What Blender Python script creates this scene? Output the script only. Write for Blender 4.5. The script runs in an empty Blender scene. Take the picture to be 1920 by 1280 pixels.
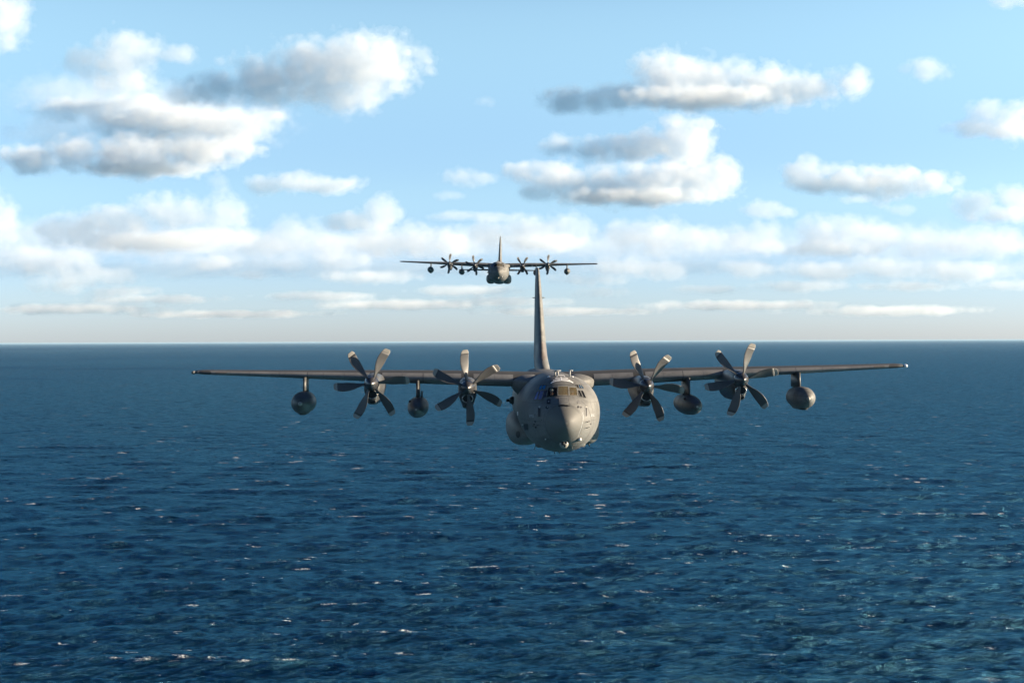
import bpy, bmesh, math, random
import numpy as np
from mathutils import Vector, Matrix
from mathutils.bvhtree import BVHTree

sc = bpy.context.scene
COL = sc.collection
R = math.radians
H = 180.0            # camera height above the sea, metres
F = 2640.0           # focal length in pixels of a 1920 wide frame
HY = 641.0           # row of the horizon in that frame

# ------------------------------------------------------------------ camera, sky, sun, exposure
cam = bpy.data.cameras.new('camera')
co = bpy.data.objects.new('camera', cam); COL.objects.link(co); sc.camera = co
cam.sensor_width = 36; cam.lens = 36 * F / 1920
cam.clip_start = 1; cam.clip_end = 9e5
co.matrix_world = Matrix.Translation((0, 0, H)) @ Matrix.Rotation(R(90), 4, 'X') @ Matrix.Rotation(R(-0.21), 4, 'Z')
sc.view_settings.view_transform = 'Standard'
sc.view_settings.look = 'None'
sc.view_settings.exposure = 1.95
sc.view_settings.gamma = 1
sc.cycles.volume_bounces = 16
sc.cycles.max_bounces = 20
sc.cycles.transparent_max_bounces = 16
sc.cycles.sample_clamp_indirect = 0
sc.cycles.use_denoising = True

EL = 14.0
SD = Vector((1.0, 0.02, 0)).normalized() * math.cos(R(EL)) + Vector((0, 0, math.sin(R(EL))))
w = bpy.data.worlds.new('World'); sc.world = w; w.use_nodes = True
nt = w.node_tree; nt.nodes.clear()
def N(t, kind, **kw):
    n = t.nodes.new(kind)
    for k, v in kw.items():
        if k in ('ins',):
            for a, b in v.items(): n.inputs[a].default_value = b
        else: setattr(n, k, v)
    return n
sky = N(nt, 'ShaderNodeTexSky', sky_type='NISHITA', sun_disc=False)
sky.sun_elevation = R(EL); sky.sun_rotation = math.atan2(SD.x, SD.y)
sky.altitude = 200; sky.air_density = 0.9; sky.dust_density = 0.35; sky.ozone_density = 2.0
# pale moist air towards the horizon, clear blue above it
tc = N(nt, 'ShaderNodeTexCoord'); sp = N(nt, 'ShaderNodeSeparateXYZ')
nt.links.new(tc.outputs['Generated'], sp.inputs[0])
rmp = N(nt, 'ShaderNodeValToRGB')
cr = rmp.color_ramp; cr.interpolation = 'EASE'
SKYC = [(0.0, (.71, .83, 1.30)), (0.05, (0.76, .88, 1.24)), (0.11, (.99, 1.08, 1.19)), (0.225, (1.44, 1.48, 1.33)), (0.33, (0.26, 0.43, 0.66)), (1.0, (0.13, 0.24, 0.42))]  # zenith above the frame dimmed to cut ambient light
while len(cr.elements) < len(SKYC): cr.elements.new(0.5)
for e, (p, c) in zip(cr.elements, SKYC):
    e.position = p; e.color = (c[0] / 2, c[1] / 2, c[2] / 2, 1)
nt.links.new(sp.outputs['Z'], rmp.inputs[0])
mx = N(nt, 'ShaderNodeVectorMath', operation='MULTIPLY')
nt.links.new(sky.outputs[0], mx.inputs[0]); nt.links.new(rmp.outputs[0], mx.inputs[1])
mx2 = N(nt, 'ShaderNodeVectorMath', operation='SCALE'); mx2.inputs['Scale'].default_value = 2.0
nt.links.new(mx.outputs[0], mx2.inputs[0])
bg = N(nt, 'ShaderNodeBackground'); bg.inputs[1].default_value = 0.05
ow = N(nt, 'ShaderNodeOutputWorld')
nt.links.new(mx2.outputs[0], bg.inputs[0]); nt.links.new(bg.outputs[0], ow.inputs[0])
sl = bpy.data.lights.new('sun', 'SUN'); sl.energy = 5.0; sl.angle = R(0.5); sl.color = (1, 0.82, 0.60)
so = bpy.data.objects.new('sun', sl); COL.objects.link(so)
so.rotation_euler = SD.to_track_quat('Z', 'Y').to_euler()

# ------------------------------------------------------------------ helpers
def tag(o, label=None, cat=None, group=None, kind=None):
    if label: o['label'] = label
    if cat: o['category'] = cat
    if group: o['group'] = group
    if kind: o['kind'] = kind
    return o
def link(name, me, mat=None, parent=None, smooth=True):
    if mat is not None:
        me.materials.clear(); me.materials.append(mat)
    if smooth and len(me.polygons): me.polygons.foreach_set('use_smooth', [True] * len(me.polygons))
    o = bpy.data.objects.new(name, me); COL.objects.link(o)
    if parent is not None: o.parent = parent
    return o
def from_bm(name, bm, mat, parent=None, smooth=True, recalc=True):
    if recalc: bmesh.ops.recalc_face_normals(bm, faces=bm.faces)
    me = bpy.data.meshes.new(name); bm.to_mesh(me); bm.free()
    return link(name, me, mat, parent, smooth)
def loft(bm, rings, cap=True, closed=True):
    vr = [[bm.verts.new(p) for p in r] for r in rings]
    n = len(vr[0])
    for a, b in zip(vr, vr[1:]):
        for i in range(n if closed else n - 1):
            j = (i + 1) % n
            try: bm.faces.new((a[i], a[j], b[j], b[i]))
            except ValueError: pass
    if cap and closed:
        bm.faces.new(vr[0][::-1]); bm.faces.new(vr[-1])
    return vr
def lathe_y(bm, prof, c=(0, 0, 0), n=32, sx=1, sz=1):
    """prof: (y, r) along the y axis"""
    loft(bm, [[(c[0] + sx * r * math.cos(2 * math.pi * i / n), c[1] + y, c[2] + sz * r * math.sin(2 * math.pi * i / n)) for i in range(n)] for y, r in prof])
def box(bm, x0, x1, y0, y1, z0, z1, bev=0):
    r = bmesh.ops.create_cube(bm, size=1, matrix=Matrix.Translation(((x0 + x1) / 2, (y0 + y1) / 2, (z0 + z1) / 2)) @ Matrix.Diagonal((x1 - x0, y1 - y0, z1 - z0, 1)))
    if bev:
        es = list({e for v in r['verts'] for e in v.link_edges})
        bmesh.ops.bevel(bm, geom=es, offset=bev, segments=2, affect='EDGES')
def rod(bm, a, b, r0, r1=None, n=10):
    a = Vector(a); b = Vector(b); d = b - a; r1 = r0 if r1 is None else r1
    M = Matrix.Translation((a + b) / 2) @ d.to_track_quat('Z', 'Y').to_matrix().to_4x4()
    bmesh.ops.create_cone(bm, cap_ends=True, segments=n, radius1=r0, radius2=r1, depth=d.length, matrix=M)
def catmull(ts, vs, t):
    """monotone-ish cubic through (ts, vs)"""
    ts = list(ts)
    if t <= ts[0]: return vs[0]
    if t >= ts[-1]: return vs[-1]
    i = max(k for k in range(len(ts) - 1) if ts[k] <= t)
    def slope(k):
        if k == 0: return (vs[1] - vs[0]) / (ts[1] - ts[0])
        if k == len(ts) - 1: return (vs[-1] - vs[-2]) / (ts[-1] - ts[-2])
        a = (vs[k] - vs[k - 1]) / (ts[k] - ts[k - 1]); b = (vs[k + 1] - vs[k]) / (ts[k + 1] - ts[k])
        return 0 if a * b <= 0 else 2 * a * b / (a + b)
    h = ts[i + 1] - ts[i]; u = (t - ts[i]) / h
    return ((2 * u**3 - 3 * u**2 + 1) * vs[i] + (u**3 - 2 * u**2 + u) * h * slope(i) + (-2 * u**3 + 3 * u**2) * vs[i + 1] + (u**3 - u**2) * h * slope(i + 1))

def new_mat(name):
    m = bpy.data.materials.new(name); m.use_nodes = True
    return m, m.node_tree, m.node_tree.nodes['Principled BSDF']
def paint(name, col, rough=0.5, spec=0.5, var=0.12, metal=0.0, streak=True, panels=0.0):
    m, t, b = new_mat(name)
    tc = N(t, 'ShaderNodeTexCoord'); mp = N(t, 'ShaderNodeMapping'); mp.inputs['Scale'].default_value = (1.0, 0.25, 1.6)
    t.links.new(tc.outputs['Object'], mp.inputs[0])
    n1 = N(t, 'ShaderNodeTexNoise'); n1.inputs['Scale'].default_value = 1.1; n1.inputs['Detail'].default_value = 7; n1.inputs['Roughness'].default_value = 0.65
    t.links.new(mp.outputs[0], n1.inputs['Vector'])
    n2 = N(t, 'ShaderNodeTexNoise'); n2.inputs['Scale'].default_value = 6; n2.inputs['Detail'].default_value = 4
    t.links.new(tc.outputs['Object'], n2.inputs['Vector'])
    ad = N(t, 'ShaderNodeMath', operation='MULTIPLY_ADD'); ad.inputs[1].default_value = 0.5; t.links.new(n2.outputs[0], ad.inputs[0]); t.links.new(n1.outputs[0], ad.inputs[2])
    mr = N(t, 'ShaderNodeMapRange'); mr.inputs[1].default_value = 0.45; mr.inputs[2].default_value = 1.05
    mr.inputs[3].default_value = 1 - var * 1.6; mr.inputs[4].default_value = 1 + var
    t.links.new(ad.outputs[0], mr.inputs[0])
    sc_ = N(t, 'ShaderNodeVectorMath', operation='SCALE'); sc_.inputs[0].default_value = col
    last = mr.outputs[0]
    if panels:
        br = N(t, 'ShaderNodeTexBrick'); br.offset = 0.35
        br.inputs['Scale'].default_value = 1.0; br.inputs['Mortar Size'].default_value = 0.012; br.inputs['Mortar Smooth'].default_value = 0.6
        br.inputs['Brick Width'].default_value = 1.5; br.inputs['Row Height'].default_value = 0.9
        br.inputs['Color1'].default_value = (1, 1, 1, 1); br.inputs['Color2'].default_value = (0.9, 0.9, 0.9, 1)
        br.inputs['Mortar'].default_value = (1 - panels,) * 3 + (1,)
        m3 = N(t, 'ShaderNodeMapping'); m3.inputs['Rotation'].default_value = (0, R(90), R(90))
        t.links.new(tc.outputs['Object'], m3.inputs[0]); t.links.new(m3.outputs[0], br.inputs['Vector'])
        mm = N(t, 'ShaderNodeMath', operation='MULTIPLY'); t.links.new(last, mm.inputs[0]); t.links.new(br.outputs['Color'], mm.inputs[1]); last = mm.outputs[0]
    t.links.new(last, sc_.inputs['Scale']); t.links.new(sc_.outputs[0], b.inputs['Base Color'])
    rr = N(t, 'ShaderNodeMapRange'); rr.inputs[1].default_value = 0.4; rr.inputs[2].default_value = 0.7
    rr.inputs[3].default_value = rough - 0.06; rr.inputs[4].default_value = rough + 0.08
    t.links.new(n1.outputs[0], rr.inputs[0]); t.links.new(rr.outputs[0], b.inputs['Roughness'])
    b.inputs['Specular IOR Level'].default_value = spec; b.inputs['Metallic'].default_value = metal
    return m

M_GREY = paint('grey_hull_paint', (0.120, 0.120, 0.115), 0.58, 0.25, 0.26, panels=0.45)
M_WING = paint('shaded_wing_paint', (0.042, 0.044, 0.045), 0.65, 0.25, 0.15)  # wing grey darkened to stand for the shade on its underside
M_BOOT = paint('skylit_leading_edge', (0.128, 0.130, 0.132), 0.5, 0.35, 0.2)  # strip lightened to stand for skylight on the leading edge
M_NAC = paint('shaded_nacelle_paint', (0.048, 0.049, 0.049), 0.4, 0.45, 0.25)  # nacelle shade put into a darker grey
M_RADOME = paint('radome_coating', (0.098, 0.098, 0.093), 0.64, 0.2, 0.06)
M_SPIN = paint('spinner_black', (0.03, 0.03, 0.032), 0.3, 0.5, 0.1)
M_BLADE = paint('blade_rubber', (0.055, 0.055, 0.056), 0.5, 0.4, 0.1)
M_TIP = paint('blade_tip_pale', (0.20, 0.19, 0.17), 0.55, 0.4, 0.05)
M_TANK = paint('tank_paint', (0.055, 0.057, 0.056), 0.5, 0.4, 0.18)
M_DARK = paint('dark_opening', (0.012, 0.012, 0.014), 0.6, 0.3, 0.05)
M_METAL = paint('bare_metal', (0.45, 0.43, 0.40), 0.28, 0.5, 0.1, metal=0.8)
M_WHITE = paint('white_marking', (0.72, 0.72, 0.72), 0.5, 0.4, 0.08)
M_PALE = paint('pale_stencil', (0.42, 0.44, 0.46), 0.5, 0.4, 0.08)
M_STRIP = paint('frame_paint', (0.26, 0.26, 0.25), 0.5, 0.4, 0.05)
M_BROWN = paint('fin_panel_brown', (0.10, 0.085, 0.075), 0.5, 0.4, 0.2)
M_LINE = paint('panel_seam', (0.09, 0.09, 0.09), 0.6, 0.3, 0.05)
M_TURRET = paint('turret_paint', (0.22, 0.21, 0.185), 0.4, 0.5, 0.08)
def glass(name, tint, metal, rough, alpha):
    m, t, b = new_mat(name)
    b.inputs['Base Color'].default_value = (*tint, 1); b.inputs['Metallic'].default_value = metal
    b.inputs['Roughness'].default_value = rough
    n = N(t, 'ShaderNodeTexNoise'); n.inputs['Scale'].default_value = 2.5
    tcn = N(t, 'ShaderNodeTexCoord'); t.links.new(tcn.outputs['Object'], n.inputs['Vector'])
    bp = N(t, 'ShaderNodeBump'); bp.inputs['Strength'].default_value = 0.06; t.links.new(n.outputs[0], bp.inputs['Height']); t.links.new(bp.outputs[0], b.inputs['Normal'])
    tr = N(t, 'ShaderNodeBsdfTransparent'); tr.inputs[0].default_value = (0.8, 0.82, 0.8, 1)
    mi = N(t, 'ShaderNodeMixShader'); mi.inputs[0].default_value = alpha
    t.links.new(tr.outputs[0], mi.inputs[1]); t.links.new(b.outputs[0], mi.inputs[2])
    t.links.new(mi.outputs[0], t.nodes['Material Output'].inputs[0])
    return m
M_GOLD = glass('gold_film_glass', (0.62, 0.47, 0.24), 0.75, 0.12, 0.72)
M_GLASS = glass('clear_windscreen', (0.02, 0.022, 0.025), 0.0, 0.06, 0.35)
M_SIDE = glass('rose_film_glass', (0.62, 0.50, 0.60), 0.9, 0.10, 0.7)
M_BLUEG = glass('blue_film_glass', (0.10, 0.42, 0.62), 0.9, 0.10, 0.85)
M_LENS = glass('lamp_lens', (0.85, 0.8, 0.72), 0.3, 0.1, 0.9)

# ------------------------------------------------------------------ sea
WTINT = (.21, .62, .86, 1)  # bluish gloss colour stands in for higher sky mirrored by tilted waves
def water_material():
    m, t, b = new_mat('sea_water')
    tcg = N(t, 'ShaderNodeNewGeometry')
    pos = tcg.outputs['Position']
    def noise(scale, detail, vec=(1, 1, 1), rough=0.6, dist=0.0):
        mp = N(t, 'ShaderNodeMapping'); mp.inputs['Scale'].default_value = vec; t.links.new(pos, mp.inputs[0])
        n = N(t, 'ShaderNodeTexNoise'); n.inputs['Scale'].default_value = scale; n.inputs['Detail'].default_value = detail
        n.inputs['Roughness'].default_value = rough; n.inputs['Distortion'].default_value = dist
        t.links.new(mp.outputs[0], n.inputs['Vector']); return n.outputs[0]
    def math_(op, a, bb, clamp=False):
        n = N(t, 'ShaderNodeMath', operation=op); n.use_clamp = clamp
        for i, v in enumerate((a, bb)):
            if isinstance(v, (int, float)): n.inputs[i].default_value = v
            else: t.links.new(v, n.inputs[i])
        return n.outputs[0]
    def rng(v, a, bb, c=0.0, d=1.0):
        n = N(t, 'ShaderNodeMapRange'); n.interpolation_type = 'SMOOTHSTEP'
        for i, x in enumerate((a, bb, c, d)): n.inputs[i + 1].default_value = x
        t.links.new(v, n.inputs[0]); return n.outputs[0]
    # ripples
    calm = N(t, 'ShaderNodeAttribute', attribute_name='calm').outputs['Fac']
    r0 = noise(0.035, 3, (0.55, 1.0, 1), 0.6, 0.4)
    r1 = noise(0.13, 4, (0.6, 1.0, 1), 0.62, 0.3)
    r2 = noise(0.5, 6, (0.65, 1.0, 1), 0.68, 0.2)
    hsum = math_('ADD', math_('MULTIPLY', math_('MULTIPLY', r0, 14.0), calm), math_('ADD', math_('MULTIPLY', r1, 2.5), math_('MULTIPLY', r2, 2.8)))
    bp = N(t, 'ShaderNodeBump'); bp.inputs['Strength'].default_value = 1.0; bp.inputs['Distance'].default_value = 1.0
    t.links.new(hsum, bp.inputs['Height'])
    def chop(size, amp, vec, detail, seed):
        mp = N(t, 'ShaderNodeMapping'); mp.inputs['Scale'].default_value = vec; mp.inputs['Location'].default_value = (seed, seed, 0); mp.inputs['Rotation'].default_value = (0, 0, R(seed))
        t.links.new(pos, mp.inputs[0])
        n = N(t, 'ShaderNodeTexNoise', noise_dimensions='2D'); n.inputs['Scale'].default_value = 1 / size; n.inputs['Detail'].default_value = detail; n.inputs['Roughness'].default_value = .6; n.inputs['Distortion'].default_value = .4
        t.links.new(mp.outputs[0], n.inputs['Vector'])
        sb = N(t, 'ShaderNodeVectorMath', operation='SUBTRACT'); sb.inputs[1].default_value = (.5, .5, .5); t.links.new(n.outputs['Color'], sb.inputs[0])
        ml = N(t, 'ShaderNodeVectorMath', operation='MULTIPLY'); ml.inputs[1].default_value = (amp * .6, amp, 0); t.links.new(sb.outputs[0], ml.inputs[0])
        return ml.outputs[0]
    def vadd(a, bb):
        n = N(t, 'ShaderNodeVectorMath', operation='ADD'); t.links.new(a, n.inputs[0]); t.links.new(bb, n.inputs[1]); return n.outputs[0]
    nrm = vadd(vadd(bp.outputs[0], chop(5.5, 2.0, (.55, 1, 1), 3, 7)), chop(19.0, 2.1, (.5, 1, 1), 2, 3))
    nn = N(t, 'ShaderNodeVectorMath', operation='NORMALIZE'); t.links.new(nrm, nn.inputs[0]); NRM = nn.outputs[0]
    t.links.new(NRM, b.inputs['Normal'])
    # foam: scattered breaking crests
    at = N(t, 'ShaderNodeAttribute', attribute_name='crest')
    mp = N(t, 'ShaderNodeMapping'); mp.inputs['Scale'].default_value = (.72, 2.0, 0); t.links.new(pos, mp.inputs[0])
    dn = N(t, 'ShaderNodeTexNoise'); dn.inputs['Scale'].default_value = 0.22; dn.inputs['Detail'].default_value = 4
    t.links.new(mp.outputs[0], dn.inputs['Vector'])
    off = N(t, 'ShaderNodeVectorMath', operation='SCALE'); off.inputs['Scale'].default_value = 13.0; t.links.new(dn.outputs['Color'], off.inputs[0])
    ad = N(t, 'ShaderNodeVectorMath', operation='ADD'); t.links.new(mp.outputs[0], ad.inputs[0]); t.links.new(off.outputs[0], ad.inputs[1])
    def caps(cell, rad, frac):
        vo = N(t, 'ShaderNodeTexVoronoi', voronoi_dimensions='2D'); vo.inputs['Scale'].default_value = 1 / cell
        t.links.new(ad.outputs[0], vo.inputs['Vector'])
        sx = N(t, 'ShaderNodeSeparateColor'); t.links.new(vo.outputs['Color'], sx.inputs[0])
        big = rng(sx.outputs[0], 1 - frac, 1.0, 0.0, rad / cell)
        return math_('MULTIPLY', rng(math_('SUBTRACT', vo.outputs['Distance'], big), -0.06, 0.0, 1, 0), math_('GREATER_THAN', sx.outputs[0], 1 - frac))
    c1 = caps(38.0, 6.2, 0.15)
    c2 = caps(11.0, 2.1, 0.12)
    fine = rng(noise(0.7, 6, (0.8, 1.1, 1), 0.75), 0.43, 0.60)
    crestm = rng(at.outputs['Fac'], 0.52, .9)
    cc = math_('MULTIPLY', crestm, rng(noise(0.07, 3), 0.5, 0.62))
    gust = math_('MULTIPLY', rng(math_('ADD', at.outputs['Fac'], math_('MULTIPLY', calm, 1.3)), 0.12, 0.42), rng(noise(0.0045, 3), 0.40, 0.56, 0.15, 1.0))
    foam = math_('MULTIPLY', math_('MAXIMUM', math_('MULTIPLY', math_('MAXIMUM', c1, c2), gust), cc), fine, True)
    mixc = N(t, 'ShaderNodeMix', data_type='RGBA')
    t.links.new(foam, mixc.inputs[0])
    mixc.inputs[6].default_value = (0.0003, 0.0108, 0.031, 1); mixc.inputs[7].default_value = (0.75, 0.78, 0.80, 1)
    t.links.new(mixc.outputs[2], b.inputs['Base Color'])
    lod = N(t, 'ShaderNodeAttribute', attribute_name='calm')
    rgh = math_('ADD', math_('MULTIPLY', lod.outputs['Fac'], 0.22), 0.14)
    b.inputs['Roughness'].default_value = 0.8; b.inputs['Specular IOR Level'].default_value = 0.0
    fr = N(t, 'ShaderNodeFresnel'); fr.inputs['IOR'].default_value = 1.333; t.links.new(NRM, fr.inputs['Normal'])
    gl = N(t, 'ShaderNodeBsdfGlossy'); gl.inputs['Color'].default_value = WTINT; t.links.new(NRM, gl.inputs['Normal'])
    t.links.new(rgh, gl.inputs['Roughness'])
    fac = math_('MULTIPLY', math_('MINIMUM', math_('MULTIPLY', fr.outputs[0], 1.25), math_('ADD', math_('MULTIPLY', calm, -0.42), 0.85)), math_('SUBTRACT', 1.0, foam))
    mi = N(t, 'ShaderNodeMixShader'); t.links.new(fac, mi.inputs[0]); t.links.new(b.outputs[0], mi.inputs[1]); t.links.new(gl.outputs[0], mi.inputs[2])
    t.links.new(mi.outputs[0], t.nodes['Material Output'].inputs[0])
    return m
def build_water():
    rnd = np.random.default_rng(11)
    fine = np.radians(np.linspace(-23.5, 23.5, 1420))
    coarse = np.radians(np.linspace(23.5, 336.5, 160))[1:-1]
    ang = np.concatenate([fine, coarse])
    dep = np.radians(np.concatenate([np.linspace(15.2, 1.0, 820), np.geomspace(1.0, 0.0172, 200)[1:]]))
    rad = np.concatenate([[2, 60, 150, 280, 420, 540, 620], H / np.tan(dep)])
    nr, na = len(rad), len(ang)
    RR, AA = np.meshgrid(rad, ang, indexing='ij')
    X = RR * np.sin(AA); Y = RR * np.cos(AA)
    dr = np.gradient(rad)[:, None]
    cosw = np.where(np.abs(AA) < 0.42, 1.0, 0.0)
    space = np.maximum(dr, RR * (0.00058 if True else 0))
    Z = np.zeros_like(X); DX = np.zeros_like(X); DY = np.zeros_like(X)
    lam = np.geomspace(2.4, 115, 96)
    main = R(102)                                   # travel direction of the seas
    got = np.zeros_like(RR); tot = 0.0
    for l in lam:
        th = main + rnd.normal(0, 0.5 if l < 25 else 0.28)
        k = 2 * math.pi / l
        steep = 0.058 * (1.0 if l < 9 else (9 / l) ** .4 if l < 40 else .60 * (40 / l) ** .8) * rnd.uniform(0.6, 1.3)
        A = steep / k
        ph = rnd.uniform(0, 2 * math.pi)
        att = np.clip((l / np.maximum(space, 1e-3) - 2.2) / 2.5, 0, 1) * cosw
        got += att * steep**2; tot += steep**2
        kx, ky = math.cos(th), math.sin(th)
        p = k * (X * kx + Y * ky) + ph
        s = np.sin(p)
        Z += att * A * np.cos(p); DX -= att * A * kx * s; DY -= att * A * ky * s
    sig = max(Z[200:500, :1400].std(), 1e-6)
    crest = np.clip((Z / sig - 0.6) / 2.4, 0, 1)
    X = X + DX * 1.1; Y = Y + DY * 1.1
    co_ = np.stack([X, Y, Z], -1).reshape(-1, 3)
    me = bpy.data.meshes.new('water')
    i = np.arange(nr - 1)[:, None] * na; j = np.arange(na)[None, :]; j2 = (j + 1) % na
    q = np.stack([i + j, i + j2, i + na + j2, i + na + j], -1).reshape(-1, 4)
    q = np.concatenate([q[:, ::-1]])
    me.vertices.add(len(co_)); me.vertices.foreach_set('co', co_.astype(np.float32).ravel())
    me.loops.add(q.size); me.loops.foreach_set('vertex_index', q.astype(np.int32).ravel())
    me.polygons.add(len(q)); me.polygons.foreach_set('loop_start', np.arange(0, q.size, 4, dtype=np.int32))
    me.polygons.foreach_set('use_smooth', np.ones(len(q), dtype=bool))
    me.update(calc_edges=True)
    for nm, arr in (('crest', crest), ('calm', 1 - got / tot)):
        a = me.attributes.new(nm, 'FLOAT', 'POINT'); a.data.foreach_set('value', arr.astype(np.float32).ravel())
    o = link('water', me, water_material(), None, False)
    if me.polygons[0].normal.z < 0: me.flip_normals()
    return tag(o, kind='structure')
build_water()

# ------------------------------------------------------------------ clouds (solid bodies of vapour at their own distance)
def vapour(dens):
    m = bpy.data.materials.new('cloud_vapour'); m.use_nodes = True; t = m.node_tree; t.nodes.clear()
    o_ = t.nodes.new('ShaderNodeOutputMaterial'); v = t.nodes.new('ShaderNodeVolumePrincipled')
    v.inputs['Color'].default_value = (.86, .885, .91, 1); v.inputs['Anisotropy'].default_value = 0.0  # bluish albedo colours the shaded parts in place of intervening air
    v.inputs['Density'].default_value = dens
    t.links.new(v.outputs[0], o_.inputs['Volume'])
    return m
def cloud(label, lobes, base, seed, q=1.0, spread=0.6, name='cloud', kind=None, D=None, vox=2.2):
    """lobes: centre and half size of each swelling, in pixels at the cloud's distance"""
    rnd = random.Random(seed)
    D = D or 1020 * F / max(HY - base, 34)
    k = D / F
    cx = sum(l[0] for l in lobes) / len(lobes); cz = sum(l[1] for l in lobes) / len(lobes)
    ox, oz = (cx - 960) * k, H + (HY - cz) * k
    t = bpy.data.node_groups.new('cloud_shape', 'GeometryNodeTree')
    t.interface.new_socket('Geometry', in_out='INPUT', socket_type='NodeSocketGeometry')
    t.interface.new_socket('Geometry', in_out='OUTPUT', socket_type='NodeSocketGeometry')
    def mth(op, a, b=None, c=None):
        n = N(t, 'ShaderNodeMath', operation=op)
        for i, v in enumerate((a, b, c)):
            if v is None: continue
            if isinstance(v, (int, float)): n.inputs[i].default_value = v
            else: t.links.new(v, n.inputs[i])
        return n.outputs[0]
    P = t.nodes.new('GeometryNodeInputPosition').outputs[0]
    field = None; lo = Vector((1e9,) * 3); hi = -lo
    for (px, py, rx, ry) in lobes:
        c = Vector((px - cx, rnd.uniform(-.2, .2) * rx, cz - py))
        r = Vector((rx * 1.34, max(rx * spread, ry), ry * 1.5))
        for i in range(3):
            lo[i] = min(lo[i], c[i] - r[i] * 1.25); hi[i] = max(hi[i], c[i] + r[i] * 1.25)
        sb = N(t, 'ShaderNodeVectorMath', operation='SUBTRACT'); sb.inputs[1].default_value = c; t.links.new(P, sb.inputs[0])
        dv = N(t, 'ShaderNodeVectorMath', operation='DIVIDE'); dv.inputs[1].default_value = r; t.links.new(sb.outputs[0], dv.inputs[0])
        ln = N(t, 'ShaderNodeVectorMath', operation='LENGTH'); t.links.new(dv.outputs[0], ln.inputs[0])
        f = mth('SUBTRACT', 1.0, ln.outputs['Value'])
        field = f if field is None else mth('SMOOTH_MAX', field, f, .28)
    mpn = N(t, 'ShaderNodeVectorMath', operation='ADD'); mpn.inputs[1].default_value = (seed * 37.0, 0, seed * 11.0)
    t.links.new(P, mpn.inputs[0])
    nz = N(t, 'ShaderNodeTexNoise'); nz.inputs['Scale'].default_value = 1 / 40; nz.inputs['Detail'].default_value = 6; nz.inputs['Roughness'].default_value = .6
    stz = N(t, 'ShaderNodeVectorMath', operation='MULTIPLY'); stz.inputs[1].default_value = (.85, .9, 1.1); t.links.new(mpn.outputs[0], stz.inputs[0]); t.links.new(stz.outputs[0], nz.inputs['Vector'])
    vo = N(t, 'ShaderNodeTexVoronoi', feature='F1'); vo.inputs['Scale'].default_value = 1 / 24
    vo.inputs['Detail'].default_value = 1.0; vo.inputs['Roughness'].default_value = .5
    t.links.new(mpn.outputs[0], vo.inputs['Vector'])
    g = mth('ADD', mth('MULTIPLY_ADD', nz.outputs['Fac'] if 'Fac' in nz.outputs else nz.outputs[0], 1.9, -0.95), mth('MULTIPLY_ADD', vo.outputs['Distance'], -.5, .25))
    fld = mth('ADD', field, mth('MULTIPLY', g, CN))
    vc = t.nodes.new('GeometryNodeVolumeCube')
    t.links.new(fld, vc.inputs['Density']); vc.inputs['Background'].default_value = -1.0
    vc.inputs['Min'].default_value = lo; vc.inputs['Max'].default_value = hi
    vx = vox * (1 if kind is None else 1.5)
    for i, ax in enumerate('XYZ'): vc.inputs['Resolution ' + ax].default_value = max(6, int((hi[i] - lo[i]) / (vx * (1.5 if i == 1 else 1))))
    vm = t.nodes.new('GeometryNodeVolumeToMesh')
    t.links.new(vc.outputs[0], vm.inputs[0])
    go = t.nodes.new('NodeGroupOutput'); t.links.new(vm.outputs[0], go.inputs[0])
    root = None
    tmp = bpy.data.objects.new('tmp', bpy.data.meshes.new('tmp')); COL.objects.link(tmp)
    md = tmp.modifiers.new('g', 'NODES'); md.node_group = t
    for nm, th, dn in SHELLS:
        vm.inputs['Threshold'].default_value = th
        tmp.update_tag(); bpy.context.view_layer.update()
        me = bpy.data.meshes.new_from_object(tmp.evaluated_get(bpy.context.evaluated_depsgraph_get()))
        if not len(me.polygons): continue
        me.transform(Matrix.Scale(k, 4))
        o = link(name if root is None else nm, me, vapour(dn / k * q), root, False)
        if root is None: root = o; o.location = (ox, D, oz)
    bpy.data.objects.remove(tmp)
    o = root
    if kind: tag(o, label, 'cloud bank', None, kind)
    else: tag(o, label, 'cloud', 'clouds in the sky')
    return o
CN = 0.74
SHELLS = (('veil', .03, .004), ('body', .16, .0075), ('core', .35, .011))

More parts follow.
